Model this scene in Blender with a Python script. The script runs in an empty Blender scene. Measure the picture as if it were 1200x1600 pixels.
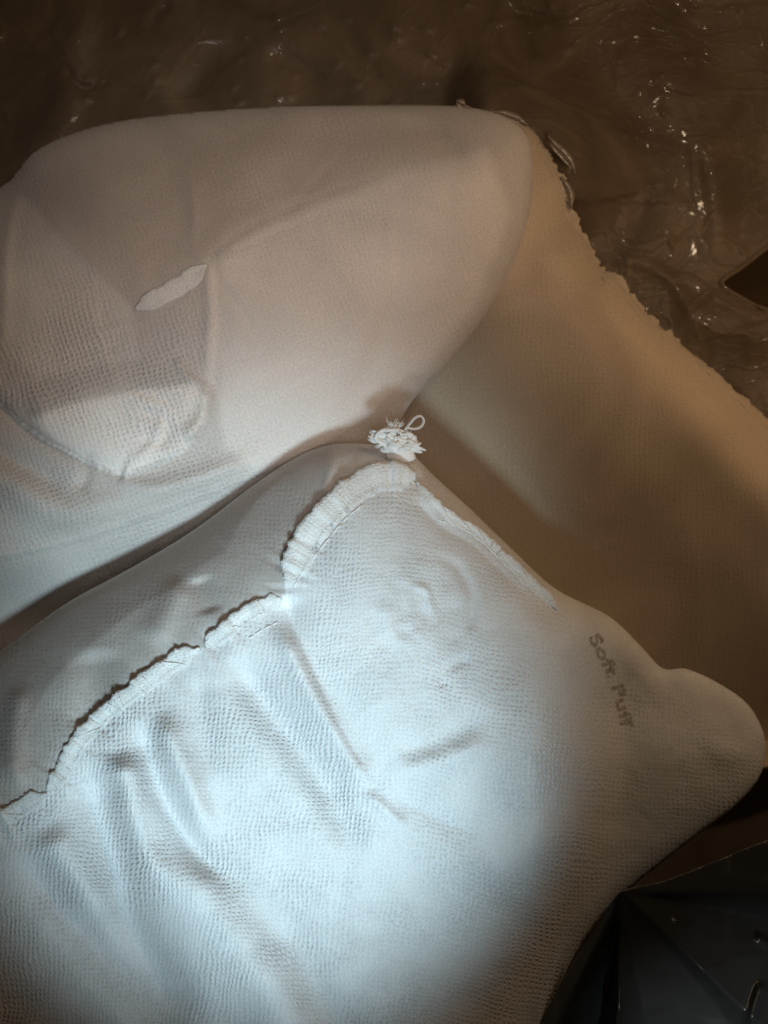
import bpy, math, random
import numpy as np
from mathutils import Vector
random.seed(7); RNG = np.random.RandomState(11)
S = bpy.context.scene
C = S.collection

# ------------------------------------------------------------------ camera
D = 0.78                                    # metres from the camera to the level z = 0
PX = 0.0005                                 # metres per photo pixel at z = 0
cam = bpy.data.cameras.new('camera'); co = bpy.data.objects.new('camera', cam); C.objects.link(co)
co.location = (0, 0, D); co.rotation_euler = (0, 0, 0)
cam.sensor_fit = 'VERTICAL'; cam.sensor_height = 24.0
cam.lens = 24.0 * D / (1600 * PX)
cam.clip_start = 0.01; cam.clip_end = 50
cam.dof.use_dof = True; cam.dof.focus_distance = D - 0.05; cam.dof.aperture_fstop = 4.0
S.camera = co

# ------------------------------------------------------------------ world and lights
w = bpy.data.worlds.new('World'); S.world = w; w.use_nodes = True
bg = w.node_tree.nodes['Background']
bg.inputs[0].default_value = (1.0, 0.64, 0.36, 1); bg.inputs[1].default_value = 0.022

def P(px, py, z):
    """photo pixel + height -> world point"""
    k = (D - z) / D * PX
    return np.array([(px - 600) * k, (800 - py) * k, z + 0 * np.asarray(px, float)], dtype=object) if np.isscalar(px) else np.stack([(px - 600) * k, (800 - py) * k, z + 0 * px], -1)
def PV(px, py, z):
    k = (D - z) / D * PX
    return Vector(((px - 600) * k, (800 - py) * k, z))

def lamp(kind, name, loc, target, energy, color, **kw):
    l = bpy.data.lights.new(name, kind); l.energy = energy; l.color = color
    for k, v in kw.items(): setattr(l, k, v)
    o = bpy.data.objects.new(name, l); C.objects.link(o); o.location = loc
    o.rotation_euler = (Vector(target) - Vector(loc)).to_track_quat('-Z', 'Y').to_euler()
    return o
# cool light from the phone side, its cone ends on the front cushion
lamp('SPOT', 'cool_spot', (0.03, -0.38, 0.83), PV(424, 1122, 0.08), 30.5, (0.66, 0.90, 1.0),
     spot_size=math.radians(30), spot_blend=0.62, shadow_soft_size=0.07)
lamp('SPOT', 'black_bag_fill', (0.30, -0.62, 0.75), PV(1110, 1610, 0.02), 26.0, (0.95, 0.99, 1.0), spot_size=math.radians(12), spot_blend=0.9, shadow_soft_size=0.07)  # added spot, only there to put a sheen on the black bag
# warm lamp up and to the right, then added fills
lamp('AREA', 'warm_lamp', (0.42, 0.55, 0.75), PV(900, 300, -0.1), 1.25, (1.0, 0.74, 0.48), size=0.05)
lamp('AREA', 'warm_side_fill', (0.50, 0.24, 0.16), PV(900, 500, -0.1), 0.42, (1.0, 0.62, 0.33), size=0.3)  # added soft area lamp, set close so the right cushion's edge fades quickly
lamp('SPOT', 'left_cushion_fill', (0.05, -0.05, 1.1), PV(410, 420, 0), 17.0, (1.0, 0.89, 0.83),
     spot_size=math.radians(27), spot_blend=1.0, shadow_soft_size=0.15)  # added spot that brightens the left rear cushion

S.view_settings.view_transform = 'Standard'; S.view_settings.look = 'None'
S.view_settings.exposure = 0.0; S.view_settings.gamma = 1; S.view_settings.use_curve_mapping = False

# ------------------------------------------------------------------ numeric helpers
def smooth(a, b, x):
    t = np.clip((x - a) / (b - a), 0, 1); return t * t * (3 - 2 * t)
def catmull(pts, n=8, closed=False):
    p = np.array(pts, float); out = []
    N = len(p)
    for i in range(N if closed else N - 1):
        if closed: a, b, c, d = p[(i - 1) % N], p[i], p[(i + 1) % N], p[(i + 2) % N]
        else: a, b, c, d = p[max(i - 1, 0)], p[i], p[i + 1], p[min(i + 2, N - 1)]
        for k in range(n):
            t = k / n
            out.append(0.5 * (2 * b + (c - a) * t + (2 * a - 5 * b + 4 * c - d) * t * t + (3 * b - a - 3 * c + d) * t ** 3))
    if not closed: out.append(p[-1])
    return np.array(out)
def seg_dist(X, Y, poly, closed=False):
    """distance to a polyline, arc parameter 0..1 and signed side"""
    p = np.array(poly, float)
    q = np.roll(p, -1, 0) if closed else p[1:]
    p0 = p if closed else p[:-1]
    L = np.hypot(*(q - p0).T); cum = np.concatenate([[0], np.cumsum(L)]); tot = cum[-1]
    best = np.full(X.shape, 1e9); tt = np.zeros(X.shape); sd = np.zeros(X.shape)
    for i in range(len(p0)):
        if L[i] < 1e-6: continue
        dx, dy = (q[i] - p0[i]) / L[i]
        rx, ry = X - p0[i][0], Y - p0[i][1]
        s = np.clip(rx * dx + ry * dy, 0, L[i])
        d = np.hypot(rx - s * dx, ry - s * dy)
        m = d < best
        best = np.where(m, d, best); tt = np.where(m, (cum[i] + s) / tot, tt)
        sd = np.where(m, np.sign(rx * dy - ry * dx), sd)
    return best, tt, sd
def inside(X, Y, poly):
    p = np.array(poly, float); q = np.roll(p, -1, 0); r = np.zeros(X.shape, bool)
    for (x0, y0), (x1, y1) in zip(p, q):
        if y0 == y1: continue
        c = ((y0 > Y) != (y1 > Y)) & (X < (x1 - x0) * (Y - y0) / (y1 - y0) + x0)
        r ^= c
    return r
def sdf(X, Y, poly):
    d, _, _ = seg_dist(X, Y, poly, True)
    return np.where(inside(X, Y, poly), d, -d)
_T = RNG.rand(8, 256, 256)
def vnoise(X, Y, k=0):
    T = _T[k % 8]; xi = np.floor(X).astype(int); yi = np.floor(Y).astype(int)
    fx, fy = X - xi, Y - yi; fx = fx * fx * fx * (fx * (fx * 6 - 15) + 10); fy = fy * fy * fy * (fy * (fy * 6 - 15) + 10)
    g = lambda a, b: T[(xi + a) & 255, (yi + b) & 255]
    return (g(0, 0) * (1 - fx) + g(1, 0) * fx) * (1 - fy) + (g(0, 1) * (1 - fx) + g(1, 1) * fx) * fy - 0.5
def fbm(X, Y, sc, octs=4, k=0, gain=0.5):
    s = 0; a = 1
    for o in range(octs):
        s = s + a * vnoise(X / sc + 13.7 * o + 31 * k, Y / sc + 7.3 * o, k + o); sc *= 0.5; a *= gain
    return s
def ridged(X, Y, sc, octs=3, k=0):
    s = 0; a = 1
    for o in range(octs):
        n = vnoise(X / sc + 5.1 * o, Y / sc + 9.9 * o, k + o)
        s = s + a * (1 - np.abs(n) * 4); sc *= 0.5; a *= 0.5
    return s
def gblur(A, sig):
    n = int(sig * 3); x = np.arange(-n, n + 1); kx = np.exp(-x * x / (2 * sig * sig)); kx /= kx.sum()
    B = np.pad(A, n, mode='edge')
    B = np.apply_along_axis(lambda r: np.convolve(r, kx, 'valid'), 0, B)
    return np.apply_along_axis(lambda r: np.convolve(r, kx, 'valid'), 1, B)
def feat(X, Y, pts, width, amp, sharp=False, t0=0.15, t1=0.25, asym=0.0, grow=1.0):
    """a ridge (amp > 0) or a crease (amp < 0) along a drawn line, metres"""
    d, t, s = seg_dist(X, Y, catmull(pts, 5))
    ww = width * (1 + (grow - 1) * t)
    if asym: ww = ww * np.where(s > 0, 1 + asym, 1 - asym * 0.6)
    prof = np.exp(-d / ww) * (1 - np.exp(-d / (ww * .3)) * 0.15) if sharp else np.exp(-(d / ww) ** 2)
    tap = smooth(0, max(t0, 1e-3), t) * (1 - smooth(1 - t1, 1, t)) if t1 > 0 else smooth(0, max(t0, 1e-3), t)
    return amp * prof * tap

# ------------------------------------------------------------------ object helpers
def tagit(o, label=None, cat=None, group=None, kind=None):
    for k, v in (('label', label), ('category', cat), ('group', group), ('kind', kind)):
        if v: o[k] = v
    return o
def empty(name, loc, label, cat, group=None):
    o = bpy.data.objects.new(name, None); C.objects.link(o); o.location = loc; o.empty_display_size = 0.02
    return tagit(o, label, cat, group)
def mesh_obj(name, verts, faces, mat, parent=None, uv=None, smoothed=True, attr=None):
    me = bpy.data.meshes.new(name)
    me.from_pydata([tuple(map(float, v)) for v in verts], [], [tuple(map(int, f)) for f in faces])
    me.materials.append(mat)
    if smoothed: me.polygons.foreach_set('use_smooth', [True] * len(me.polygons))
    if uv is not None:
        l = me.uv_layers.new(name='UVMap'); idx = np.zeros(len(me.loops), int); me.loops.foreach_get('vertex_index', idx)
        l.data.foreach_set('uv', np.asarray(uv, float)[idx].ravel())
    if attr is not None:
        for an, av in attr.items():
            a = me.attributes.new(an, 'FLOAT', 'POINT'); a.data.foreach_set('value', np.asarray(av, float))
    me.update()
    o = bpy.data.objects.new(name, me); C.objects.link(o)
    if parent:
        o.parent = parent; o.matrix_parent_inverse = parent.matrix_world.inverted() if False else o.matrix_parent_inverse
        off = Vector(parent.location)
        me.transform(__import__('mathutils').Matrix.Translation(-off))
    return o

def grid_patch(dist, box, step):
    """triangulable grid clipped to dist > 0, its border snapped on to the outline"""
    x0, y0, x1, y1 = box
    xs = np.arange(x0, x1 + step, step); ys = np.arange(y0, y1 + step, step)
    X, Y = np.meshgrid(xs, ys)
    d = dist(X, Y)
    ins = d > 0.3 * step
    a = ins[:-1, :-1] | ins[1:, :-1] | ins[:-1, 1:] | ins[1:, 1:]
    used = np.zeros(d.shape, bool)
    used[:-1, :-1] |= a; used[1:, :-1] |= a; used[:-1, 1:] |= a; used[1:, 1:] |= a
    gy, gx = np.gradient(d, step)
    gl = np.maximum(np.hypot(gx, gy), 0.5)
    bd = used & ~ins
    Xs = np.where(bd, X - d * gx / gl / gl, X); Ys = np.where(bd, Y - d * gy / gl / gl, Y)
    idx = -np.ones(d.shape, int); idx[used] = np.arange(used.sum())
    j, i = np.nonzero(a)
    faces = np.stack([idx[j, i], idx[j + 1, i], idx[j + 1, i + 1], idx[j, i + 1]], 1)
    return Xs[used], Ys[used], np.where(bd, 0, d)[used], bd[used], faces, (X, Y, d, used)

def cushion(name, outline, z_rim, H, R, features, box, step, mat, parent, depth=0.05, blur=26, uvfun=None, attrfun=None, power=0.5, hook=None):
    ol = catmull(outline, 6, True)
    x, y, d, bd, faces, (X, Y, dg, used) = grid_patch(lambda a, b: sdf(a, b, ol), box, step)
    prof = lambda q: (1 - (1 - np.clip(q / R, 0, 1)) ** 2) ** power
    base = prof(np.maximum(dg, 0))
    bl = gblur(base, blur / step)
    wgt = smooth(0, blur * 3.0, dg)
    hh = (base * (1 - wgt) + bl * wgt)[used]
    if hook: hh = hook(x, y, d, hh)
    hh = np.where(bd, 0, hh)
    f = features(x, y) * smooth(0, 45, d)
    z = z_rim + H * hh + f
    n = len(x)
    top = P(x, y, z)
    rim = P(x, y, np.full(n, z_rim))
    bot = rim.copy(); bot[:, 2] = z_rim - depth * hh
    keep = ~bd
    bidx = np.arange(n); bidx[keep] = n + np.arange(keep.sum())
    verts = np.vstack([top, bot[keep]])
    allf = np.vstack([faces, bidx[faces][:, ::-1]])
    uv = uvfun(x, y) if uvfun else np.stack([x, y], 1) / 9
    uv = np.vstack([uv, uv[keep]])
    at = None
    if attrfun:
        at = {k: np.concatenate([v, v[keep]]) for k, v in attrfun(x, y).items()}
    o = mesh_obj(name, verts, allf, mat, parent, uv, True, at)
    # sampler for things that lie on this cover
    F = np.full(X.shape, z_rim); F[used] = z
    def zat(px, py):
        fx = np.clip((np.asarray(px, float) - X[0, 0]) / step, 0, X.shape[1] - 1.001); fy = np.clip((np.asarray(py, float) - Y[0, 0]) / step, 0, X.shape[0] - 1.001)
        i = fx.astype(int); j = fy.astype(int); a = fx - i; b = fy - j
        return (F[j, i] * (1 - a) + F[j, i + 1] * a) * (1 - b) + (F[j + 1, i] * (1 - a) + F[j + 1, i + 1] * a) * b
    return o, zat

def tubes(name, paths, mat, parent, sides=6):
    """many little threads as one part"""
    V = []; Fc = []
    for pts, rad in paths:
        pts = [Vector(p) for p in pts]; base = len(V); n = len(pts)
        up = Vector((0.3, 0.2, 1)).normalized()
        for i, p in enumerate(pts):
            t = (pts[min(i + 1, n - 1)] - pts[max(i - 1, 0)])
            if t.length < 1e-9: t = Vector((1, 0, 0))
            t.normalize(); a = t.cross(up)
            if a.length < 1e-3: a = t.cross(Vector((1, 0, 0)))
            a.normalize(); b = t.cross(a)
            r = rad * (0.45 if i in (0, n - 1) else 1)
            for k in range(sides):
                an = 2 * math.pi * k / sides
                V.append(p + a * (r * math.cos(an)) + b * (r * math.sin(an)))
        for i in range(n - 1):
            for k in range(sides):
                Fc.append((base + i * sides + k, base + i * sides + (k + 1) % sides, base + (i + 1) * sides + (k + 1) % sides, base + (i + 1) * sides + k))
        Fc.append(tuple(base + k for k in range(sides))[::-1]); Fc.append(tuple(base + (n - 1) * sides + k for k in range(sides)))
    return mesh_obj(name, V, Fc, mat, parent)

# ------------------------------------------------------------------ materials
def new_mat(name):
    m = bpy.data.materials.new(name); m.use_nodes = True
    return m, m.node_tree.nodes, m.node_tree.links, m.node_tree.nodes['Principled BSDF']
def fabric(name, col, col2, weave=0.5, dist=0.0008, weave_attr=False, rough=0.85, fibre=0.25, sss=0.25):
    m, N, L, b = new_mat(name)
    b.inputs['Roughness'].default_value = rough
    b.inputs['Subsurface Weight'].default_value = sss; b.inputs['Subsurface Radius'].default_value = (1.0, 0.85, 0.7); b.inputs['Subsurface Scale'].default_value = 0.003
    b.inputs['Specular IOR Level'].default_value = 0.25
    b.inputs['Sheen Weight'].default_value = 0.15; b.inputs['Sheen Roughness'].default_value = 0.5
    tc = N.new('ShaderNodeTexCoord')
    wn = N.new('ShaderNodeTexNoise'); wn.noise_dimensions = '2D'; wn.inputs['Scale'].default_value = 0.12; wn.inputs['Detail'].default_value = 2
    L.new(tc.outputs['UV'], wn.inputs['Vector'])
    mx = N.new('ShaderNodeVectorMath'); mx.operation = 'MULTIPLY_ADD'
    L.new(wn.outputs['Color'], mx.inputs[0]); mx.inputs[1].default_value = (2.2, 2.2, 0); L.new(tc.outputs['UV'], mx.inputs[2])
    # knit-like rows of embossed points
    vo = N.new('ShaderNodeTexVoronoi'); vo.voronoi_dimensions = '2D'; vo.feature = 'F1'; vo.inputs['Scale'].default_value = 1.0; vo.inputs['Randomness'].default_value = 0.30
    L.new(mx.outputs[0], vo.inputs['Vector'])
    mr = N.new('ShaderNodeMapRange'); mr.interpolation_type = 'SMOOTHSTEP'
    mr.inputs['From Min'].default_value = 0.08; mr.inputs['From Max'].default_value = 0.42
    L.new(vo.outputs['Distance'], mr.inputs['Value'])
    # fibres, strewn finer than the points
    fn = N.new('ShaderNodeTexNoise'); fn.noise_dimensions = '2D'; fn.inputs['Scale'].default_value = 2.4; fn.inputs['Detail'].default_value = 5; fn.inputs['Roughness'].default_value = 0.65
    L.new(tc.outputs['UV'], fn.inputs['Vector'])
    pn = N.new('ShaderNodeTexNoise'); pn.noise_dimensions = '2D'; pn.inputs['Scale'].default_value = 0.07; pn.inputs['Detail'].default_value = 3
    L.new(tc.outputs['UV'], pn.inputs['Vector'])
    # patchy emboss strength
    pr = N.new('ShaderNodeMapRange'); pr.inputs['From Min'].default_value = 0.35; pr.inputs['From Max'].default_value = 0.62; pr.inputs['To Min'].default_value = 0.35; pr.inputs['To Max'].default_value = 1.0
    L.new(pn.outputs['Fac'], pr.inputs['Value'])
    st = N.new('ShaderNodeMath'); st.operation = 'MULTIPLY'; L.new(pr.outputs[0], st.inputs[0]); st.inputs[1].default_value = weave
    last = st
    if weave_attr:
        at = N.new('ShaderNodeAttribute'); at.attribute_name = 'weave'
        s2 = N.new('ShaderNodeMath'); s2.operation = 'MULTIPLY'; L.new(st.outputs[0], s2.inputs[0]); L.new(at.outputs['Fac'], s2.inputs[1]); last = s2
    sx = N.new('ShaderNodeSeparateXYZ'); L.new(mx.outputs[0], sx.inputs[0])
    sm = N.new('ShaderNodeMath'); sm.operation = 'MULTIPLY'; L.new(sx.outputs[0], sm.inputs[0]); sm.inputs[1].default_value = 2 * math.pi
    sn = N.new('ShaderNodeMath'); sn.operation = 'SINE'; L.new(sm.outputs[0], sn.inputs[0])
    cb = N.new('ShaderNodeMath'); cb.operation = 'MULTIPLY_ADD'; L.new(sn.outputs[0], cb.inputs[0]); cb.inputs[1].default_value = 0.50; L.new(mr.outputs[0], cb.inputs[2])
    h = N.new('ShaderNodeMath'); h.operation = 'MULTIPLY'; L.new(cb.outputs[0], h.inputs[0]); L.new(last.outputs[0], h.inputs[1])
    h2 = N.new('ShaderNodeMath'); h2.operation = 'MULTIPLY_ADD'; L.new(fn.outputs['Fac'], h2.inputs[0]); h2.inputs[1].default_value = fibre; L.new(h.outputs[0], h2.inputs[2])
    bp = N.new('ShaderNodeBump'); bp.inputs['Strength'].default_value = 1.0; bp.inputs['Distance'].default_value = dist
    L.new(h2.outputs[0], bp.inputs['Height']); L.new(bp.outputs[0], b.inputs['Normal'])
    # the embossed points are thinner, greyer cloth
    cm = N.new('ShaderNodeMix'); cm.data_type = 'RGBA'
    inv = N.new('ShaderNodeMath'); inv.operation = 'SUBTRACT'; inv.inputs[0].default_value = 1; L.new(mr.outputs[0], inv.inputs[1])
    i2 = N.new('ShaderNodeMath'); i2.operation = 'MULTIPLY'; L.new(inv.outputs[0], i2.inputs[0]); L.new(last.outputs[0], i2.inputs[1])
    L.new(i2.outputs[0], cm.inputs['Factor']); cm.inputs['A'].default_value = (*col, 1); cm.inputs['B'].default_value = (*col2, 1)
    fr = N.new('ShaderNodeMapRange'); fr.inputs['From Min'].default_value = 0.30; fr.inputs['From Max'].default_value = 0.72; fr.inputs['To Min'].default_value = 0.86; fr.inputs['To Max'].default_value = 1.12
    L.new(fn.outputs['Fac'], fr.inputs['Value'])
    cl = N.new('ShaderNodeTexNoise'); cl.noise_dimensions = '2D'; cl.inputs['Scale'].default_value = 0.035; cl.inputs['Detail'].default_value = 4; cl.inputs['Distortion'].default_value = 1.0
    L.new(tc.outputs['UV'], cl.inputs['Vector'])
    c2 = N.new('ShaderNodeMapRange'); c2.inputs['From Min'].default_value = 0.3; c2.inputs['From Max'].default_value = 0.7; c2.inputs['To Min'].default_value = 0.90; c2.inputs['To Max'].default_value = 1.06
    L.new(cl.outputs['Fac'], c2.inputs['Value'])
    pm = N.new('ShaderNodeMath'); pm.operation = 'MULTIPLY'; L.new(fr.outputs[0], pm.inputs[0]); L.new(c2.outputs[0], pm.inputs[1])
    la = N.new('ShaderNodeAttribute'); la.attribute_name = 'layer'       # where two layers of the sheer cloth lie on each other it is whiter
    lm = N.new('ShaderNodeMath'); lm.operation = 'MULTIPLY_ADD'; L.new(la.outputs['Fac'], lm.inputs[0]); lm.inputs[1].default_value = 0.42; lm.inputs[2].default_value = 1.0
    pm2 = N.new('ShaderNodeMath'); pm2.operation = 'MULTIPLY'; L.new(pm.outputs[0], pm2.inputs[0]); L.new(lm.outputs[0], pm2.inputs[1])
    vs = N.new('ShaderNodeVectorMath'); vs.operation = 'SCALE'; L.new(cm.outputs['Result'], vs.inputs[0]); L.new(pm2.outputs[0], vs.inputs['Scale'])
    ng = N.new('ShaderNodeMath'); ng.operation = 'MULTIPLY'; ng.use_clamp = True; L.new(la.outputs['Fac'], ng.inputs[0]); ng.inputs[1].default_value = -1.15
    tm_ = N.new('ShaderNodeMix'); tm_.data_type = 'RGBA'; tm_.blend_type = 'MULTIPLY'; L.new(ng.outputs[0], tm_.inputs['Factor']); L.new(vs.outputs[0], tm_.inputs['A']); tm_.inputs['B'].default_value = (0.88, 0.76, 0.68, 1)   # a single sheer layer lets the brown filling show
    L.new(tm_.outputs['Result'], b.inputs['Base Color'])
    return m
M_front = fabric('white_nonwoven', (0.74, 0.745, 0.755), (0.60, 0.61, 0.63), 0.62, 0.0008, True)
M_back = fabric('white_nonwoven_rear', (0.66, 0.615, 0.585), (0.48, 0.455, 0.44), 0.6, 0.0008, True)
M_dim = fabric('white_nonwoven_warm_dim', (0.60, 0.49, 0.37), (0.50, 0.40, 0.29), 0.22, 0.0005, False, fibre=0.22)  # white cloth, dim warm light put into its beige colour
M_flange = fabric('crimped_seam_cloth', (0.92, 0.92, 0.91), (0.8, 0.8, 0.8), 0.25, 0.0012, False, fibre=0.9, sss=0.0)
M_flange2 = fabric('crimped_seam_cloth_warm_dim', (0.62, 0.52, 0.40), (0.52, 0.43, 0.33), 0.2, 0.001, False, fibre=0.6, sss=0.0)  # seam of the same white cloth, dim warm tone painted in
def simple(name, col, rough, spec=0.3):
    m, N, L, b = new_mat(name); b.inputs['Base Color'].default_value = (*col, 1)
    b.inputs['Roughness'].default_value = rough; b.inputs['Specular IOR Level'].default_value = spec
    n = N.new('ShaderNodeTexNoise'); n.inputs['Scale'].default_value = 900; n.inputs['Detail'].default_value = 3
    tc = N.new('ShaderNodeTexCoord'); L.new(tc.outputs['Object'], n.inputs['Vector'])
    bp = N.new('ShaderNodeBump'); bp.inputs['Strength'].default_value = 0.3; bp.inputs['Distance'].default_value = 0.0003
    L.new(n.outputs['Fac'], bp.inputs['Height']); L.new(bp.outputs[0], b.inputs['Normal'])
    return m
M_thread = simple('cotton_thread', (0.93, 0.93, 0.92), 0.8)
M_tag = simple('sheer_label_cloth', (0.74, 0.68, 0.60), 0.9); M_tag.node_tree.nodes['Principled BSDF'].inputs['Alpha'].default_value = 0.10
M_ink = simple('faded_print', (0.27, 0.20, 0.135), 0.9)
_n = M_ink.node_tree.nodes; _t = _n.new('ShaderNodeTexNoise'); _t.inputs['Scale'].default_value = 420; _t.inputs['Detail'].default_value = 3
_c = _n.new('ShaderNodeTexCoord'); M_ink.node_tree.links.new(_c.outputs['Object'], _t.inputs['Vector'])
_r = _n.new('ShaderNodeMapRange'); _r.inputs['From Min'].default_value = 0.36; _r.inputs['From Max'].default_value = 0.60; _r.inputs['To Min'].default_value = 0.10; _r.inputs['To Max'].default_value = 0.60
M_ink.node_tree.links.new(_t.outputs['Fac'], _r.inputs['Value']); M_ink.node_tree.links.new(_r.outputs[0], _n['Principled BSDF'].inputs['Alpha'])
def film(name, col, rough, alpha, bump=0.0006, spec=0.6, coat=0.0):
    m, N, L, b = new_mat(name)
    tc = N.new('ShaderNodeTexCoord')
    n0 = N.new('ShaderNodeTexNoise'); n0.inputs['Scale'].default_value = 9; n0.inputs['Detail'].default_value = 5; n0.inputs['Distortion'].default_value = 1.2
    L.new(tc.outputs['Object'], n0.inputs['Vector'])
    cm = N.new('ShaderNodeMix'); cm.data_type = 'RGBA'; L.new(n0.outputs['Fac'], cm.inputs['Factor'])
    cm.inputs['A'].default_value = (*[c * 0.72 for c in col], 1); cm.inputs['B'].default_value = (*[c * 1.25 for c in col], 1)
    L.new(cm.outputs['Result'], b.inputs['Base Color'])
    b.inputs['Roughness'].default_value = rough; b.inputs['Specular IOR Level'].default_value = spec
    b.inputs['Alpha'].default_value = alpha
    b.inputs['Coat Weight'].default_value = coat; b.inputs['Coat Roughness'].default_value = 0.06
    if coat:                                # crumpled facets and hair-thin creases
        wv = N.new('ShaderNodeTexNoise'); wv.inputs['Scale'].default_value = 7; wv.inputs['Detail'].default_value = 3; L.new(tc.outputs['Object'], wv.inputs['Vector'])
        wm = N.new('ShaderNodeVectorMath'); wm.operation = 'MULTIPLY_ADD'; L.new(wv.outputs['Color'], wm.inputs[0]); wm.inputs[1].default_value = (0.13, 0.13, 0.13); L.new(tc.outputs['Object'], wm.inputs[2])
        sc_ = N.new('ShaderNodeVectorMath'); sc_.operation = 'MULTIPLY'; L.new(wm.outputs[0], sc_.inputs[0]); sc_.inputs[1].default_value = (0.7, 1.2, 1.0)
        prev = None
        for scale, dst, ft in ((12, 0.0014, 'F1'), (9, 0.0008, 'DISTANCE_TO_EDGE'), (24, 0.0004, 'DISTANCE_TO_EDGE'), (60, 0.00025, 'DISTANCE_TO_EDGE')):
            v = N.new('ShaderNodeTexVoronoi'); v.feature = ft; v.inputs['Scale'].default_value = scale; L.new(sc_.outputs[0], v.inputs['Vector'])
            q = N.new('ShaderNodeBump'); q.inputs['Strength'].default_value = 0.75; q.inputs['Distance'].default_value = dst; 
            if ft == 'F1': L.new(v.outputs['Distance'], q.inputs['Height'])
            else:
                e_ = N.new('ShaderNodeMapRange'); e_.inputs['From Max'].default_value = 0.07; e_.inputs['To Min'].default_value = 1; e_.inputs['To Max'].default_value = 0; e_.interpolation_type = 'SMOOTHERSTEP'
                L.new(v.outputs['Distance'], e_.inputs['Value']); L.new(e_.outputs[0], q.inputs['Height'])
            if prev: L.new(prev.outputs[0], q.inputs['Normal'])
            prev = q
        L.new(prev.outputs[0], b.inputs['Coat Normal'])
        an = N.new('ShaderNodeMapRange'); an.inputs['From Min'].default_value = 0.3; an.inputs['From Max'].default_value = 0.7; an.inputs['To Min'].default_value = alpha - 0.16; an.inputs['To Max'].default_value = min(1, alpha + 0.16)
        L.new(n0.outputs['Fac'], an.inputs['Value']); L.new(an.outputs[0], b.inputs['Alpha'])
    n = N.new('ShaderNodeTexNoise'); n.inputs['Scale'].default_value = 55; n.inputs['Detail'].default_value = 4; n.inputs['Distortion'].default_value = 1.5
    L.new(tc.outputs['Object'], n.inputs['Vector'])
    bp = N.new('ShaderNodeBump'); bp.inputs['Strength'].default_value = 0.3; bp.inputs['Distance'].default_value = bump
    L.new(n.outputs['Fac'], bp.inputs['Height']); L.new(bp.outputs[0], b.inputs['Normal'])
    if coat: L.new(prev.outputs[0], bp.inputs['Normal'])
    return m
M_film = film('smoky_clear_film', (0.27, 0.205, 0.145), 0.42, 0.54, 0.0005, 0.35, 0.28)
M_fold = film('folded_film', (0.30, 0.24, 0.18), 0.22, 0.9, 0.0003, 0.9)
M_black = film('black_glossy_film', (0.022, 0.025, 0.025), 0.33, 1.0, 0.0003, 0.6)
M_card = film('brown_cardboard', (0.10, 0.065, 0.035), 0.9, 1.0, 0.001, 0.1)

# ------------------------------------------------------------------ the surface below
fl = mesh_obj('floor', [(-3, -3, -0.42), (3, -3, -0.42), (3, 3, -0.42), (-3, 3, -0.42)], [(0, 1, 2, 3)], M_card)
fl['kind'] = 'structure'

# ------------------------------------------------------------------ clear plastic bag, crumpled behind and under the cushions
hole = catmull([(1128, 442), (1160, 415), (1200, 384), (1290, 320), (1420, 330), (1440, 470), (1290, 500), (1200, 484), (1160, 466)], 3, True)
bagout = [(-330, -330), (600, -360), (1530, -330), (1560, 700), (1540, 1500), (1300, 1900), (400, 1960), (-330, 1900), (-360, 800)]
bagol = catmull(bagout, 8, True)
glints = [(187, 47, 130), (241, 101, 150), (243, 124, 140), (138, 124, 120), (136, 155, 140), (230, 146, 140), (428, 12, 170), (434, 22, 170), (438, 44, 160), (430, 33, 170),
          (380, 60, 160), (389, 85, 150), (372, 95, 150), (463, 117, 160), (366, 134, 150), (578, 83, 170), (526, 100, 160), (435, 153, 170), (452, 152, 10), (375, 159, 160), (552, 132, 170),
          (729, 7, 175), (772, 34, 20), (860, 5, 30), (850, 40, 20), (773, 78, 30), (673, 85, 20), (695, 98, 20), (738, 108, 25), (666, 45, 15), (615, 43, 10), (885, 75, 0), (948, 172, 30), (1038, 176, 50),
          (1158, 15, 40), (980, 211, 70), (1051, 381, 80), (1160, 392, 60), (1116, 464, 45), (960, 261, 80), (620, 60, 10), (500, 40, 170), (0, 55, 90), (1190, 480, 40), (540, 30, 0), (1080, 90, 60)]
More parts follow.
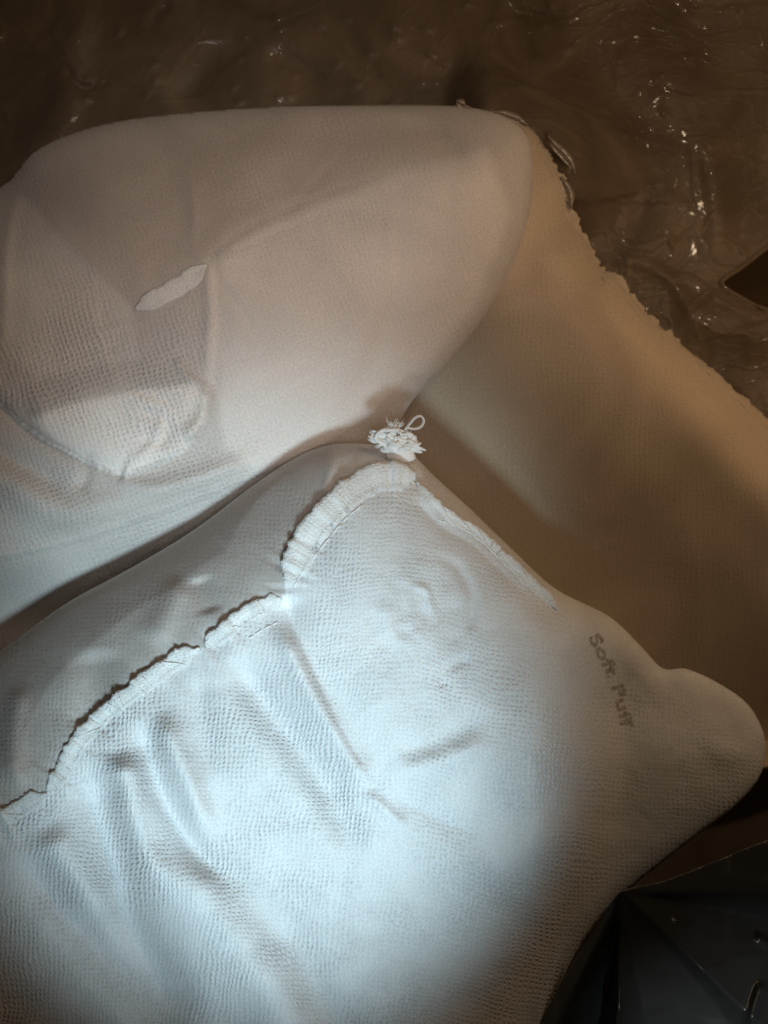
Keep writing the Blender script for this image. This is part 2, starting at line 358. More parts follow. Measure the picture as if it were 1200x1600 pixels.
def bag_z(x, y):
    r = np.maximum(np.abs(x - 600) / 900, np.abs(y - 800) / 1050)
    z = -0.235 + 0.16 * smooth(0.75, 1.25, r)
    nx, ny = x + 90 * fbm(x, y, 300, 3, 1), y + 90 * fbm(x, y, 300, 3, 2)
    z = z + 0.018 * fbm(nx, ny, 380, 3, 3) 
    side = smooth(850, 1000, x)
    wx = x + 70 * fbm(x, y, 180, 3, 5); wy = y + 70 * fbm(x, y, 180, 3, 6)
    for q, (sc, am, lo) in enumerate(((170, .0012, .10), (95, .0006, .12))):
        ax = 0.45 + 0.9 * side; ay = 1.35 - 0.85 * side
        n1 = vnoise(wx * ax / sc + 3 * q, wy * ay / sc, q); mk = smooth(-.1, .25, vnoise(x / 130 + 9 * q, y / 130, q + 3))
        z = z + am * mk * np.exp(-np.abs(n1) / lo) + am * .5 * fbm(wx * ax, wy * ay, sc, 2, q)
    F = [([(0, 330), (40, 250), (90, 190), (110, 90), (140, -40)], 30, 0.009), ([(105, 95), (112, 125), (135, 140), (158, 140)], 8, -0.004),
         ([(250, 175), (310, 130), (345, 85), (420, 70)], 24, -0.006), ([(400, 85), (450, 95), (490, 120), (520, 145)], 18, -0.006), ([(235, 50), (245, 25), (270, 0)], 9, -0.003),
         ([(780, 15), (830, 25), (880, 40)], 10, -0.004), ([(1090, 190), (1112, 260), (1122, 340), (1124, 430)], 22, 0.005),
         ([(930, 402), (1000, 410), (1050, 440), (1078, 490), (1084, 540)], 12, 0.003), ([(1040, 520), (1120, 500), (1220, 530), (1300, 560)], 36, 0.008)]
    for p, wd, am in F: z = z + feat(x, y, p, wd, am, False, 0.3, 0.3)
    for gx, gy, an in glints:
        m = (np.abs(x - gx) < 40) & (np.abs(y - gy) < 40)
        a = math.radians(an); u = (x - gx) * math.cos(a) + (y - gy) * math.sin(a); v = -(x - gx) * math.sin(a) + (y - gy) * math.cos(a)
        z = z + np.where(m, 0.0028 * np.exp(-(u / 9) ** 2 - (v / 4.5) ** 2), 0)
    # film drawn tight round the back corner of the cushions
    d, t, s = seg_dist(x, y, catmull([(690, 158), (760, 172), (815, 190), (862, 225), (890, 275), (897, 330), (925, 385)], 6))
    z = z + 0.062 * np.exp(-(d / 62) ** 2) * smooth(0, .2, t) * (1 - smooth(.7, 1, t))
    for p, wd, am in [([(770, 178), (798, 186), (822, 194)], 8, .006), ([(868, 228), (884, 246), (896, 262)], 8, .006), ([(878, 280), (890, 298), (896, 322)], 7, .006), ([(715, 163), (722, 166)], 5, .008), ([(855, 205), (862, 220)], 4, .006)]:
        z = z + feat(x, y, p, wd, am, False, 0.3, 0.3)
    return z
dist = lambda a, b: np.minimum(sdf(a, b, bagol), -sdf(a, b, hole))
x, y, d, bd, faces, _ = grid_patch(dist, (-370, -370, 1570, 1970), 4.2)
bagE = empty('clear_plastic_bag', PV(600, 800, -0.24), 'crumpled smoky clear plastic bag with tiny glints lining the space behind the cushions', 'plastic bag')
z = bag_z(x, y)
mesh_obj('film', P(x, y, z), faces, M_film, bagE)
def ribbon(name, pts, wl, wr, zf, mat, parent, lift=0.003, jag=0.0, crimp=0.0, step=3.0, nv=7, thick=0.0006, seed=0, curl=0.0, taper=0.06, flat=False):
    """a strip of cloth or film lying on a height function, with two faces and an edge"""
    c = catmull(pts, 10); dd = np.hypot(*np.diff(c, axis=0).T); s = np.concatenate([[0], np.cumsum(dd)])
    n = max(4, int(s[-1] / step)); ss = np.linspace(0, s[-1], n)
    cx = np.interp(ss, s, c[:, 0]); cy = np.interp(ss, s, c[:, 1])
    tx = np.gradient(cx); ty = np.gradient(cy); l = np.hypot(tx, ty); tx /= l; ty /= l
    nx, ny = ty, -tx                       # left of travel in image space (up when going right)
    rs = np.random.RandomState(seed)
    tt = ss / s[-1]; tp = np.minimum(smooth(0, taper, tt), 1 - smooth(1 - taper, 1, tt)) * 0.75 + 0.25
    jl = wl * tp + jag * vnoise(ss / 9 + seed, ss * 0, 1) * 2 + 0.6 * jag * vnoise(ss / 3.5 + seed, ss * 0, 2) * 2
    jr = wr * tp + jag * .5 * vnoise(ss / 12 + seed, ss * 0, 3) * 2
    V = []; UV = []
    for j in range(nv):
        f = j / (nv - 1)
        off = jl + (-(jr) - jl) * f
        X = cx + nx * off; Y = cy + ny * off
        sl = ss + 10 * f
        cr = crimp * (vnoise(sl / 6 + seed, off * 0 + f * 1.3, 4) + .7 * vnoise(sl / 3.2 + seed, off * 0 + f * 2.5, 5) + .8 * vnoise(sl / 22, f + off * 0, 6)) * 2
        Zb = zf(cx - nx * (wr * .6), cy - ny * (wr * .6)) - 0.0015 * (1 - f) if flat else zf(X, Y)
        g_ = 0.9 + 0.1 * float(smooth(0, 0.4, f)) if flat else 1.0
        Z = (np.maximum(Zb, zf(X, Y)) * g_ + zf(X, Y) * (1 - g_)) + lift * (0.25 + 0.75 * math.sin(math.pi * min(f * 1.2 + 0.12, 1))) + cr + curl * (1 - f) ** 2
        V.append(P(X, Y, Z)); UV.append(np.stack([ss / 7, off / 7], 1))
    V = np.concatenate(V); UV = np.concatenate(UV)
    Fc = [(j * n + i, j * n + i + 1, (j + 1) * n + i + 1, (j + 1) * n + i) for j in range(nv - 1) for i in range(n - 1)]
    o = mesh_obj(name, V, Fc, mat, parent, UV)
    md = o.modifiers.new('thick', 'SOLIDIFY'); md.thickness = thick; md.offset = 0
    return o
for pts, wd_, sd in (([(768, 174), (786, 178), (806, 185), (824, 196)], 5, 61), ([(856, 212), (866, 226), (880, 240), (892, 256), (898, 272)], 5, 62), ([(876, 276), (884, 290), (890, 306), (892, 326)], 5, 63), ([(712, 158), (720, 161), (727, 165)], 4, 64)):
    ribbon('gathered_fold', pts, wd_ + 3, wd_ + 3, lambda a, b: -0.143 - 0.085 * (a - 850) * 0.0006 - 0.015 * (b - 250) * 0.0006, M_fold, bagE, lift=0.0035, seed=sd, step=2.0, nv=9, taper=0.4, crimp=0.0003)
ribbon('rolled_edge', [(1250, 350), (1200, 384), (1160, 415), (1126, 442), (1160, 468), (1200, 486), (1290, 506)], 5, 4, bag_z, M_film, bagE, lift=0.003, seed=3)
# ------------------------------------------------------------------ right rear cushion
cR = [(700, 172), (760, 178), (812, 190), (840, 212), (862, 252), (880, 290), (888, 340), (918, 380), (934, 416), (962, 434), (1000, 480), (1050, 526), (1100, 568), (1200, 655), (1330, 760),
      (1430, 900), (1410, 1060), (1290, 1170), (1120, 1215), (900, 1200), (700, 1080), (560, 900), (560, 600), (620, 320)]
def fR(x, y):
    f = 0.006 * fbm(x, y, 330, 3, 5)
    f += feat(x, y, [(880, 330), (960, 450), (1080, 600), (1190, 730), (1300, 830)], 75, 0.022, False, .1, .1)
    dR, _, _ = seg_dist(x, y, [(840, 200), (930, 410), (1060, 540), (1200, 650), (1440, 900)])
    f += -0.075 * smooth(60, 420, dR)
    f += feat(x, y, [(845, 300), (850, 380), (870, 460)], 22, 0.002)
    f += feat(x, y, [(990, 480), (1030, 535), (1062, 556)], 8, -0.004)
    return f
pR = empty('cushion', PV(1000, 800, -0.22), 'white cushion on the right, coloured beige for dim warm light, with a ragged seam edge against the bag', 'cushion', 'cushions packed in the plastic bag')
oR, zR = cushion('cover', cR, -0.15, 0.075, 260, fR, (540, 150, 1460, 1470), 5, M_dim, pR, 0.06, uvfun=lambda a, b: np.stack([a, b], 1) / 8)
ribbon('seam_flange', [(842, 224), (868, 268), (882, 310), (896, 350), (922, 392), (936, 424), (966, 442), (1000, 486), (1050, 534), (1066, 548)], 8, 7, zR, M_flange2, pR, lift=0.002, jag=4.5, crimp=0.0006, seed=5)
ribbon('seam_flange', [(1085, 556), (1130, 600), (1165, 630), (1200, 660), (1260, 708)], 5, 5, zR, M_flange2, pR, lift=0.003, jag=2, crimp=0.0008, seed=8)

# ------------------------------------------------------------------ left rear cushion
cL = [(-330, 480), (-120, 340), (0, 292), (60, 232), (180, 190), (380, 169), (560, 164), (700, 165), (776, 177), (818, 204), (832, 244), (832, 300), (818, 370), (790, 438), (745, 510), (690, 578), (640, 632),
      (590, 720), (470, 830), (340, 920), (180, 1000), (0, 1075), (-200, 1160), (-350, 1120), (-380, 760)]
seamL = [(205, 492), (262, 455), (322, 412), (345, 385), (400, 350), (520, 300), (640, 262), (740, 232)]
def fL(x, y):
    f = 0.003 * fbm(x, y, 260, 4, 2) + 0.0007 * fbm(x, y, 40, 3, 3)
    d, t, s = seg_dist(x, y, catmull(seamL, 6))
    up = np.where(s > 0, 1, -1)
    f += feat(x, y, seamL, 30, 0.0014, False, .05, .35)
    f += feat(x, y, seamL, 7, -0.002, True, .3, .5)
    for a_, b_, w_, m_ in (((335, 405), (520, 330), 5, -.0010), ((335, 415), (470, 430), 5, -.0007), ((310, 415), (200, 350), 6, -.0009), ((318, 425), (180, 560), 5, -.0008), ((330, 430), (420, 560), 6, -.0009),
                           ((300, 400), (290, 250), 7, .0010), ((430, 350), (560, 210), 8, -.0008), ((560, 420), (760, 380), 12, -.0010), ((470, 560), (620, 440), 9, -.0010), ((240, 500), (120, 530), 5, .0007),
                           ((610, 300), (590, 520), 8, .0008), ((30, 420), (170, 470), 6, -.0008), ((700, 250), (690, 430), 10, -.0010), ((400, 690), (520, 560), 8, .0010), ((80, 560), (230, 540), 6, -.0008)):
        f += feat(x, y, [a_, ((a_[0] + b_[0]) / 2 + 8, (a_[1] + b_[1]) / 2 - 5), b_], w_, m_, False, .3, .5)
    f += feat(x, y, [(322, 405), (328, 470), (325, 540), (322, 600)], 9, 0.00175, False, .1, .2)
    f += feat(x, y, [(345, 420), (350, 500), (345, 580)], 12, -0.00100, False, .2, .2)
    f += feat(x, y, [(275, 560), (295, 590), (330, 608)], 6, 0.003, False, .1, .1)
    # tucked corner
    f += feat(x, y, [(-60, 590), (0, 628), (50, 672), (120, 712), (196, 740)], 9, -0.011, True, .1, .02, 0.4)
    f += feat(x, y, [(196, 740), (235, 724), (275, 706)], 5, -0.005, True, .02, .4)
    dc, tc_, sc_ = seg_dist(x, y, catmull([(-80, 575), (0, 628), (50, 672), (120, 712), (196, 741), (275, 706), (318, 655), (322, 610)], 3))
    f += np.where(sc_ > 0, 0.010 * np.exp(-dc / 75), 0.0) * (1 - smooth(.8, 1, tc_)) 
    f += feat(x, y, [(40, 650), (150, 618), (250, 606), (318, 622)], 34, 0.006, False, .1, .1)
    f += feat(x, y, [(318, 600), (318, 650), (285, 690)], 14, 0.006, False, .2, .2)
    f += feat(x, y, [(210, 640), (260, 660), (250, 690), (215, 680)], 9, -0.003, False, .2, .2)
    f += feat(x, y, [(255, 640), (240, 690), (205, 725)], 6, 0.0025, False, .2, .2)
    f += feat(x, y, [(150, 740), (250, 762), (360, 730), (440, 700)], 14, 0.004, False, .2, .4)
    f += feat(x, y, [(-100, 700), (0, 750), (90, 800), (180, 790), (330, 745), (480, 690)], 30, 0.010, False, .1, .3)
    f += feat(x, y, [(-40, 690), (40, 730), (120, 770)], 16, -0.005, False, .1, .3)
    f += feat(x, y, [(130, 700), (135, 740), (120, 770)], 10, -0.004, False, .2, .2)
    f += feat(x, y, [(60, 310), (130, 400), (200, 460)], 12, 0.00125, False, .3, .3)
    f += feat(x, y, [(25, 300), (10, 380), (6, 480), (0, 600)], 10, 0.00200, False, .1, .3)
    f += feat(x, y, [(275, 250), (300, 300), (310, 370)], 20, 0.002, False, .3, .3)
    f += feat(x, y, [(590, 440), (560, 520), (540, 600)], 26, 0.0025, False, .3, .3)
    f += feat(x, y, [(640, 420), (600, 520), (560, 610), (500, 670)], 18, -0.002, False, .3, .3)
    f += feat(x, y, [(560, 165), (640, 190), (700, 230), (760, 270)], 22, -0.006, False, .3, .3)
    # underside turns away towards the front cushion
    f += feat(x, y, [(-100, 880), (60, 850), (200, 810), (330, 765), (450, 715)], 22, -0.003, False, .1, .3)
    return f
def hookL(x, y, d, hh):
    dl, t, sg = seg_dist(x, y, catmull([(-420, 985), (-150, 915), (0, 872), (120, 845), (230, 808), (330, 772), (430, 730), (530, 682), (600, 630), (660, 560)], 5))
    return hh * (1 - 0.72 * np.where(sg < 0, smooth(-25, 120, dl), 0.02) * (1 - smooth(600, 680, x)))
def wL(x, y):
    d = np.hypot((x - 120) / 330, (y - 680) / 260)
    soft = lambda poly, e=5: smooth(-e * 1.7, e * 1.7, sdf(x, y, poly))
    L_ = 1.0 * soft([(45, 655), (110, 632), (200, 612), (300, 600), (324, 620), (320, 660), (284, 706), (196, 742), (120, 714)], 4)
    L_ = np.maximum(L_, 0.55 * soft([(322, 408), (338, 404), (346, 500), (338, 610), (322, 612), (328, 500)]))
    L_ = np.maximum(L_, 0.45 * soft([(345, 405), (430, 345), (640, 264), (760, 236), (800, 330), (740, 480), (640, 600), (520, 680), (400, 735), (350, 700), (340, 600)], 7))
    L_ = np.maximum(L_, 0.35 * soft([(30, 300), (130, 405), (205, 480), (215, 560), (60, 590), (14, 560), (10, 400)], 5))
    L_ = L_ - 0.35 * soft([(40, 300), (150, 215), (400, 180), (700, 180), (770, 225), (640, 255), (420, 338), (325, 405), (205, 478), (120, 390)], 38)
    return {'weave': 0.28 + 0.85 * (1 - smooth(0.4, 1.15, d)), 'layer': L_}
def uvL(x, y):
    a = math.radians(18); return np.stack([(x * math.cos(a) - y * math.sin(a)) / 8.2, (x * math.sin(a) + y * math.cos(a)) / 7.6], 1)
pL = empty('cushion', PV(350, 600, -0.12), 'rosy white cushion at the back left with a short stitched seam on top', 'cushion', 'cushions packed in the plastic bag')
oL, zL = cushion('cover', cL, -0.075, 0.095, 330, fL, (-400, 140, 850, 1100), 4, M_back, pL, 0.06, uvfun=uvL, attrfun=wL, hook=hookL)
ribbon('seam_flange', [(212, 484), (245, 466), (285, 444), (322, 412)], 16, 15, zL, M_flange, pL, lift=0.0013, jag=2, crimp=0.0003, seed=12, taper=0.2, thick=0.0003)

# ------------------------------------------------------------------ front cushion
cF = [(-330, 1230), (-150, 1115), (0, 1018), (100, 945), (200, 890), (300, 830), (400, 755), (450, 722), (490, 702), (535, 693), (600, 697), (645, 712), (680, 745), (740, 800), (800, 858), (868, 920),
      (950, 962), (1000, 1008), (1035, 1044), (1072, 1045), (1120, 1066), (1166, 1098), (1190, 1136), (1196, 1172), (1186, 1215), (1150, 1258), (1090, 1304), (1000, 1375), (955, 1415), (905, 1480), (868, 1560),
      (845, 1660), (800, 1860), (500, 1950), (0, 1930), (-330, 1850), (-380, 1500)]
A1 = [(-120, 1345), (-40, 1302), (10, 1276), (72, 1240)]
A2 = [(74, 1236), (98, 1205), (118, 1170), (150, 1130), (190, 1096), (236, 1062), (280, 1030), (312, 1014)]
A3 = [(322, 1010), (352, 985), (392, 958), (440, 936)]
A4 = [(447, 905), (466, 868), (490, 826), (520, 792), (556, 762), (600, 743), (650, 744)]
A5 = [(652, 752), (672, 780), (700, 806), (745, 832), (778, 862), (812, 894), (846, 925), (872, 952)]
allseam = A1 + A2[1:] + A3 + A4
def fF(x, y):
    f = 0.0035 * fbm(x, y, 300, 3, 1) + 0.0014 * fbm(x + 30 * vnoise(x / 60, y / 60, 2), y, 70, 3, 4) + 0.0004 * fbm(x, y, 18, 2, 6)
    d, t, s = seg_dist(x, y, catmull(allseam, 5))
    above = s > 0
    # the top panel sags behind the seam
    below = inside(x, y, catmull(allseam, 5).tolist() + [(700, 790), (900, 980), (1500, 1400), (1400, 2100), (-500, 2100), (-500, 1500)])
    # puckers running off the seam
    arc = t * 1100
    puck = (vnoise(arc / 11, d * 0, 2) + 0.7 * vnoise(arc / 26, d * 0, 3)) * np.exp(-(d / 34) ** 2)
    f += np.where(x < 690, 0.0032 * puck, 0)
    f += 0.0042 * fbm(x + 20 * vnoise(x / 40, y / 40, 1), y, 48, 3, 2) * np.exp(-((x - 655) / 75) ** 2 - ((y - 960) / 85) ** 2)
    f += feat(x, y, A5, 15, 0.004, False, .1, .3) + feat(x, y, [(p[0] - 8, p[1] + 18) for p in A5], 8, -0.003, True, .1, .3)
    G = [  # points, width, amp, sharp, t0, t1
        ([(446, 925), (462, 985), (500, 1070), (548, 1165), (600, 1238)], 19, -0.0095, True, .08, .22),
        ([(430, 965), (478, 1060), (530, 1150), (585, 1235)], 20, 0.00945, False, .2, .15),
        ([(360, 1010), (410, 1095), (480, 1185), (535, 1270), (590, 1350)], 22, -0.01148, False, .2, .25),
        ([(520, 1225), (560, 1290), (610, 1340)], 24, 0.005, False, .3, .3),
        ([(604, 1243), (650, 1262), (705, 1290), (770, 1310)], 18, -0.0045, True, .25, .5),
        ([(560, 1235), (590, 1255), (640, 1300)], 10, 0.0035, False, .3, .3),
        ([(610, 1185), (660, 1168), (720, 1140), (770, 1108)], 24, -0.0028, False, .2, .3),
        ([(600, 1200), (680, 1190), (780, 1150)], 20, 0.004, False, .3, .3),
        ([(640, 1360), (760, 1350), (860, 1300), (900, 1220)], 40, 0.004, False, .3, .3),
        # slack crumple under the corner
        ([(668, 868), (712, 885), (738, 935), (728, 985), (700, 1012)], 9, -0.0028, False, .3, .35),
        ([(598, 930), (610, 985), (650, 1020)], 12, 0.0018, False, .3, .3),
        ([(640, 915), (668, 925), (672, 962)], 6, 0.0022, False, .3, .3),
        ([(700, 1080), (690, 1060), (705, 1040), (740, 1030)], 9, -0.002, False, .2, .2),
        # long folds low on the left
        ([(225, 1120), (238, 1200), (268, 1270), (320, 1345), (385, 1400)], 15, -0.00950, False, .15, .3),
        ([(245, 1110), (280, 1190), (308, 1260), (330, 1320)], 17, 0.00850, False, .2, .25),
        ([(185, 1170), (200, 1260), (225, 1340), (300, 1400)], 25, 0.01300, False, .15, .3),
        ([(150, 1180), (160, 1270), (185, 1350), (200, 1430), (250, 1520), (320, 1620)], 27, -0.01755, False, .15, .2),
        ([(250, 1340), (340, 1440), (420, 1540), (480, 1660)], 40, 0.01350, False, .2, .1),
        ([(20, 1330), (90, 1400), (150, 1480), (230, 1570), (300, 1680)], 26, -0.01215, False, .2, .1),
        ([(70, 1290), (110, 1370), (170, 1450)], 26, 0.008, False, .2, .3),
        ([(390, 1400), (450, 1480), (500, 1570), (540, 1680)], 30, -0.006, False, .3, .2),
        ([(310, 1050), (318, 1130), (325, 1230)], 14, -0.003, False, .2, .4),
        # behind the seam
        ([(290, 900), (262, 950), (236, 1010)], 18, 0.005, False, .25, .25),
        ([(310, 900), (330, 960)], 16, -0.004, False, .2, .2),
        ([(40, 1060), (22, 1120), (20, 1190), (40, 1240)], 14, 0.006, False, .2, .2),
        ([(150, 1010), (150, 1080), (120, 1150)], 26, -0.006, False, .2, .2),
        ([(525, 700), (515, 740), (500, 790)], 9, 0.004, False, .1, .4),
        ([(600, 712), (640, 735), (675, 770), (690, 800)], 18, 0.003, False, .2, .2),
        # right flank
        ([(900, 960), (950, 1040), (975, 1140), (965, 1260), (925, 1370), (880, 1480)], 55, -0.007, False, .3, .6),
        ([(1075, 1060), (1110, 1130), (1100, 1220)], 30, 0.0015, False, .3, .4),
        ([(1190, 1180), (1140, 1180), (1080, 1160)], 22, 0.002, False, .1, .6)]
    for p, wd, am, sh, a, b in G:
        wd = wd * 1.25 if (wd > 13 and p[0][0] < 400) else wd
        f += feat(x, y, p, wd, am * 1.25 if p[0][1] > 895 else am, sh, a, b)
    # the flank right of the lit bulge drops away
    return f
def hookF(x, y, d, hh):
    ds, t, s = seg_dist(x, y, catmull(allseam, 5))
    below = inside(x, y, catmull(allseam, 5).tolist() + [(700, 790), (900, 980), (1500, 1400), (1400, 2100), (-500, 2100), (-500, 1500)])
    alt = 1.0 * (d / (d + np.maximum(ds - 12, 0) + 1e-6)) ** 0.7
    m = np.where(below, 0.0, 1.0) * (1 - smooth(560, 660, x))
    hh = hh * (1 - m) + np.minimum(alt, hh) * m
    return hh * (1 - 0.62 * smooth(825, 985, x) * smooth(900, 1120, y))
def wF(x, y):
    below = inside(x, y, catmull(allseam, 5).tolist() + [(700, 790), (900, 980), (1500, 1400), (1400, 2100), (-500, 2100), (-500, 1500)])
    v = np.where(below, 1.0, 0.5)
    ds, t, s_ = seg_dist(x, y, catmull(A2 + A3[1:], 5))
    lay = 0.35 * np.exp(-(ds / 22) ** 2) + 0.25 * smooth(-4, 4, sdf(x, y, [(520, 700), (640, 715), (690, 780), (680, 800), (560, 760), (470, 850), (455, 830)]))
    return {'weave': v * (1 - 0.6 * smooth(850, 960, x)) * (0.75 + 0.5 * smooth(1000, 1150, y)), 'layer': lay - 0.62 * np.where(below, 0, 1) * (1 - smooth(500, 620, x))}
def uvF(x, y):
    sw = 34 * fbm(x, y, 420, 2, 7)
    k = smooth(520, 800, x)
    return np.stack([(x + sw + 0.07 * y) / 7.4, (y + 0.9 * sw - 0.14 * k * (x - 520)) / 7.6], 1)
pF = empty('cushion', PV(450, 1250, 0.0), 'bright white front cushion with crimped seam edges and a frayed thread knot', 'cushion', 'cushions packed in the plastic bag')
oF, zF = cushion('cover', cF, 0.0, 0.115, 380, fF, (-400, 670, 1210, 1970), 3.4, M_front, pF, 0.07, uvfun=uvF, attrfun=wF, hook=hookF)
for pts, wl, wr, sd, jg, lf in ((A1, 15, 13, 21, 3, .0011), (A2, 16, 13, 22, 3, .0012), (A3, 15, 13, 23, 2.5, .0011), (A4, 22, 24, 24, 2.5, .0013), (A5, 9, 8, 25, 2, .0002)):
    ribbon('seam_flange', pts, wl, wr, zF, M_flange, pF, lift=lf, jag=jg, crimp=0.0007 if sd != 25 else .0003, seed=sd, taper=0.08, flat=True)

# overlock threads on the flanges
def zigzag(pts, w, pitch, lift, rad, zf, rs, jitter=2.0):
    c = catmull(pts, 10); dd = np.hypot(*np.diff(c, axis=0).T); s = np.concatenate([[0], np.cumsum(dd)])
    out = []; u = pitch
    while u < s[-1] - pitch:
        def at(v, off):
            x = np.interp(v, s, c[:, 0]); y = np.interp(v, s, c[:, 1]); x2 = np.interp(v + 2, s, c[:, 0]); y2 = np.interp(v + 2, s, c[:, 1]); l = math.hypot(x2 - x, y2 - y) + 1e-6
            X, Y = x + (y2 - y) / l * off, y - (x2 - x) / l * off
            Xb, Yb = x - (y2 - y) / l * 9, y + (x2 - x) / l * 9
            return PV(X, Y, max(float(zf(X, Y)), float(zf(Xb, Yb)) - 0.001) + lift * .7)
        lean = rs.uniform(-.3, 1.4) * pitch
        out.append(([at(u + lean * k / 3, w * (1 - k * 2 / 3) + rs.uniform(-1, 1)) + Vector((0, 0, rs.uniform(0, .0006))) for k in range(4)], rad * rs.uniform(.6, 1.2)))
        u += pitch * rs.uniform(.6, 1.4)
    return out
rs = random.Random(4); th = []
for pts, w_, lf in ((A1, 14, .0026), (A2, 15, .0028), (A3, 14, .0026), (A4, 20, .0028), (A5, 9, .0014)):
    th += zigzag(pts, w_ - 2, 30, lf - .0006, 0.00030, zF, rs)
def runline(pts, off, lift, zf, rad, rs):
    c = catmull(pts, 12); out = []; i = 0
    while i < len(c) - 6:
        seg = []
        n = rs.randint(4, 7)
        for k in range(n):
            if i + k + 1 >= len(c): break
            (x, y), (x2, y2) = c[i + k], c[i + k + 1]; l = math.hypot(x2 - x, y2 - y) + 1e-6
            X, Y = x + (y2 - y) / l * off + rs.uniform(-.5, .5), y - (x2 - x) / l * off + rs.uniform(-.5, .5)
            seg.append(PV(X, Y, float(zf(X, Y)) + lift * (0.4 + math.sin(math.pi * k / n))))
        if len(seg) > 2: out.append((seg, rad))
        i += n
    return out
th += runline([(458, 918), (480, 884), (510, 846), (545, 806), (585, 776)], 0, .0006, zF, .0004, rs)
th += runline([(560, 750), (600, 735), (632, 742), (655, 765)], 0, .0010, zF, .0004, rs)
th += runline([(388, 998), (410, 984), (438, 970)], 0, .0006, zF, .0004, rs)
th += runline([(684, 812), (720, 824), (752, 846), (800, 892), (832, 925)], 0, .0005, zF, .0004, rs)
tubes('stitching', th, M_thread, pF, 5)

# frayed knot at the corner
zk = float(zF(622, 712)) + 0.012
kp = []
rk = random.Random(9)
def blob_curve(cx, cy, rx, ry, z0, n=9, turn=1.2):
    a0 = rk.uniform(0, 6.28); pts = []
    for i in range(n):
        a = a0 + turn * 2 * math.pi * i / n
        k = rk.uniform(.55, 1.0)
        pts.append((cx + rx * k * math.cos(a), cy + ry * k * math.sin(a), z0 + rk.uniform(-.005, .006)))
    c = catmull(pts, 4)
    return [PV(p[0], p[1], p[2]) for p in c]
for i in range(26): kp.append((blob_curve(620 + rk.uniform(-14, 14), 690 + rk.uniform(-10, 10), rk.uniform(10, 26), rk.uniform(5, 15), zk, rk.randint(5, 9), rk.uniform(.4, 1.1)), rk.uniform(.0010, .0019)))
for i in range(10):                         # wound bands at the neck
    yy = 693 + i * 2.4; kp.append(([PV(596 + i + 5 * t, yy + 7 * math.sin(t / 9 * math.pi), zk + .004 * math.sin(t / 9 * math.pi)) for t in range(10)], .0011))
# the left fork
for i in range(9): kp.append(([PV(576 + rk.uniform(-2, 5) + t * 9, 672 + i * 1.9 + t * (2.5 + rk.uniform(-.5, .5)), zk + rk.uniform(-.002, .003)) for t in range(5)], rk.uniform(.0009, .0014)))
# short stubs on the right
for x1, y1, x0, y0 in ((666, 704, 640, 694), (663, 702, 638, 700), (660, 707, 640, 703), (652, 682, 640, 696), (650, 681, 636, 692), (658, 692, 640, 700)):
    kp.append((([PV(x0 + (x1 - x0) * t / 4 + rk.uniform(-1, 1), y0 + (y1 - y0) * t / 4, zk + rk.uniform(-.001, .002)) for t in range(5)]), .0012))
# the loose loop
lp = catmull([(632, 672), (640, 662), (648, 653), (657, 650), (662, 657), (658, 666), (648, 670), (634, 668)], 6)
kp.append(([PV(p[0], p[1], zk + .003) for p in lp], .0009)); kp.append(([PV(p[0] + .8, p[1] + .7, zk + .0042) for p in lp], .0006))
tubes('thread_knot', kp, M_thread, pF, 6)
fz = []
for i in range(70):
    cx, cy = (616, 668) if i < 30 else (622 + rk.uniform(-25, 25), 690 + rk.uniform(-14, 10))
    a = rk.uniform(-2.5, -.6) if i < 30 else rk.uniform(0, 6.28); L_ = rk.uniform(9, 20); x, y = cx + rk.uniform(-5, 5), cy + rk.uniform(-2, 8); pts = []
    for t in range(6):
        pts.append(PV(x, y, zk + rk.uniform(0, .003))); a += rk.uniform(-.45, .45); x += math.cos(a) * L_ / 5; y += math.sin(a) * L_ / 5
    fz.append((pts, .00022))
tubes('loose_fibres', fz, M_thread, pF, 4)

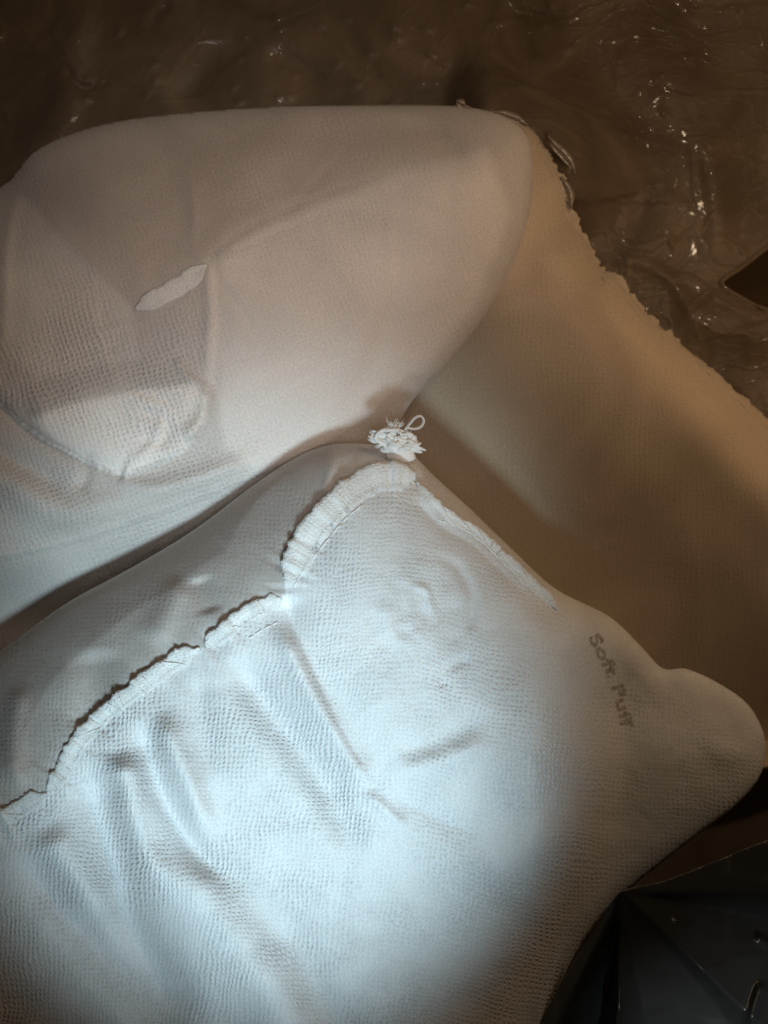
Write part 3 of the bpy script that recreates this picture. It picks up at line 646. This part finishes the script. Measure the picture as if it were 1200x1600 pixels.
# faded print running down the right flank
cu = bpy.data.curves.new('print', 'FONT'); cu.body = 'Soft Puff'; cu.size = 1.0; cu.space_character = 1.08; cu.offset = 0.035
to = bpy.data.objects.new('print_tmp', cu); C.objects.link(to)
dg = bpy.context.evaluated_depsgraph_get(); tm = to.evaluated_get(dg).to_mesh()
tv = np.array([v.co[:] for v in tm.vertices]); tf = [tuple(p.vertices) for p in tm.polygons]
to.evaluated_get(dg).to_mesh_clear(); C.objects.unlink(to); bpy.data.objects.remove(to); bpy.data.curves.remove(cu)
W = tv[:, 0].max(); pc = catmull([(920, 996), (934, 1024), (948, 1052), (958, 1080), (966, 1108), (972, 1138)], 8)
sd_ = np.concatenate([[0], np.cumsum(np.hypot(*np.diff(pc, axis=0).T))]); u = tv[:, 0] / W * sd_[-1]
bx = np.interp(u, sd_, pc[:, 0]); by = np.interp(u, sd_, pc[:, 1]); ex = np.interp(u + 3, sd_ , pc[:, 0]) - np.interp(u - 3, sd_, pc[:, 0]); ey = np.interp(u + 3, sd_, pc[:, 1]) - np.interp(u - 3, sd_, pc[:, 1])
el = np.hypot(ex, ey); vv = tv[:, 1] * 27
tx_, ty_ = bx + ey / el * vv, by - ex / el * vv
mesh_obj('printed_word', P(tx_, ty_, zF(tx_, ty_) + 0.0011), tf, M_ink, pF, smoothed=False)

# ------------------------------------------------------------------ black plastic bag, lower right
ap = (972, 1394)
bo = [(972, 1392), (1030, 1378), (1100, 1352), (1200, 1312), (1330, 1270), (1500, 1300), (1540, 1600), (1500, 1850), (1100, 1930), (780, 1900), (800, 1700), (832, 1622), (868, 1552), (905, 1485), (943, 1430)]
bol = catmull(bo, 4, True)
angs = [-30, 0, 10, 44, 50, 80, 92, 99, 116, 126]       # degrees clockwise from +x in the photo, around the apex
hts = [.00, .035, -.05, .08, .02, -.03, .11, -.05, .09, .00]
def black_z(x, y):
    dx, dy = x - ap[0], y - ap[1]; r = np.hypot(dx, dy) + 1e-6; a = np.degrees(np.arctan2(dy, dx))
    zz = 0.088 - 0.00030 * r + 0.0006 * r * np.interp(a, angs, hts) * 2.6 
    zz = zz + 0.005 * fbm(x, y, 160, 3, 3) * smooth(40, 200, r) + 0.003 * ridged(x, y, 90, 2, 5) * smooth(60, 200, r)
    zz = zz + feat(x, y, [(1048, 1438), (1068, 1441), (1085, 1444)], 4, .004, False, .2, .2) + feat(x, y, [(1180, 1462), (1195, 1472), (1215, 1484)], 7, .006, False, .2, .2)
    zz = zz + feat(x, y, [(1195, 1530), (1180, 1570), (1170, 1620)], 8, .008, False, .2, .2)
    return zz - 0.03 * smooth(0, 1, (200 - y + 1400) * 0)
x, y, d, bd, faces, _ = grid_patch(lambda a, b: sdf(a, b, bol), (760, 1250, 1560, 1950), 3.4)
pB = empty('black_plastic_bag', PV(1100, 1500, 0.0), 'glossy black plastic bag pulled into a sharp peak at the lower right', 'plastic bag')
o = mesh_obj('film', P(x, y, black_z(x, y)), faces, M_black, pB)
md = o.modifiers.new('thick', 'SOLIDIFY'); md.thickness = 0.0006; md.offset = -1
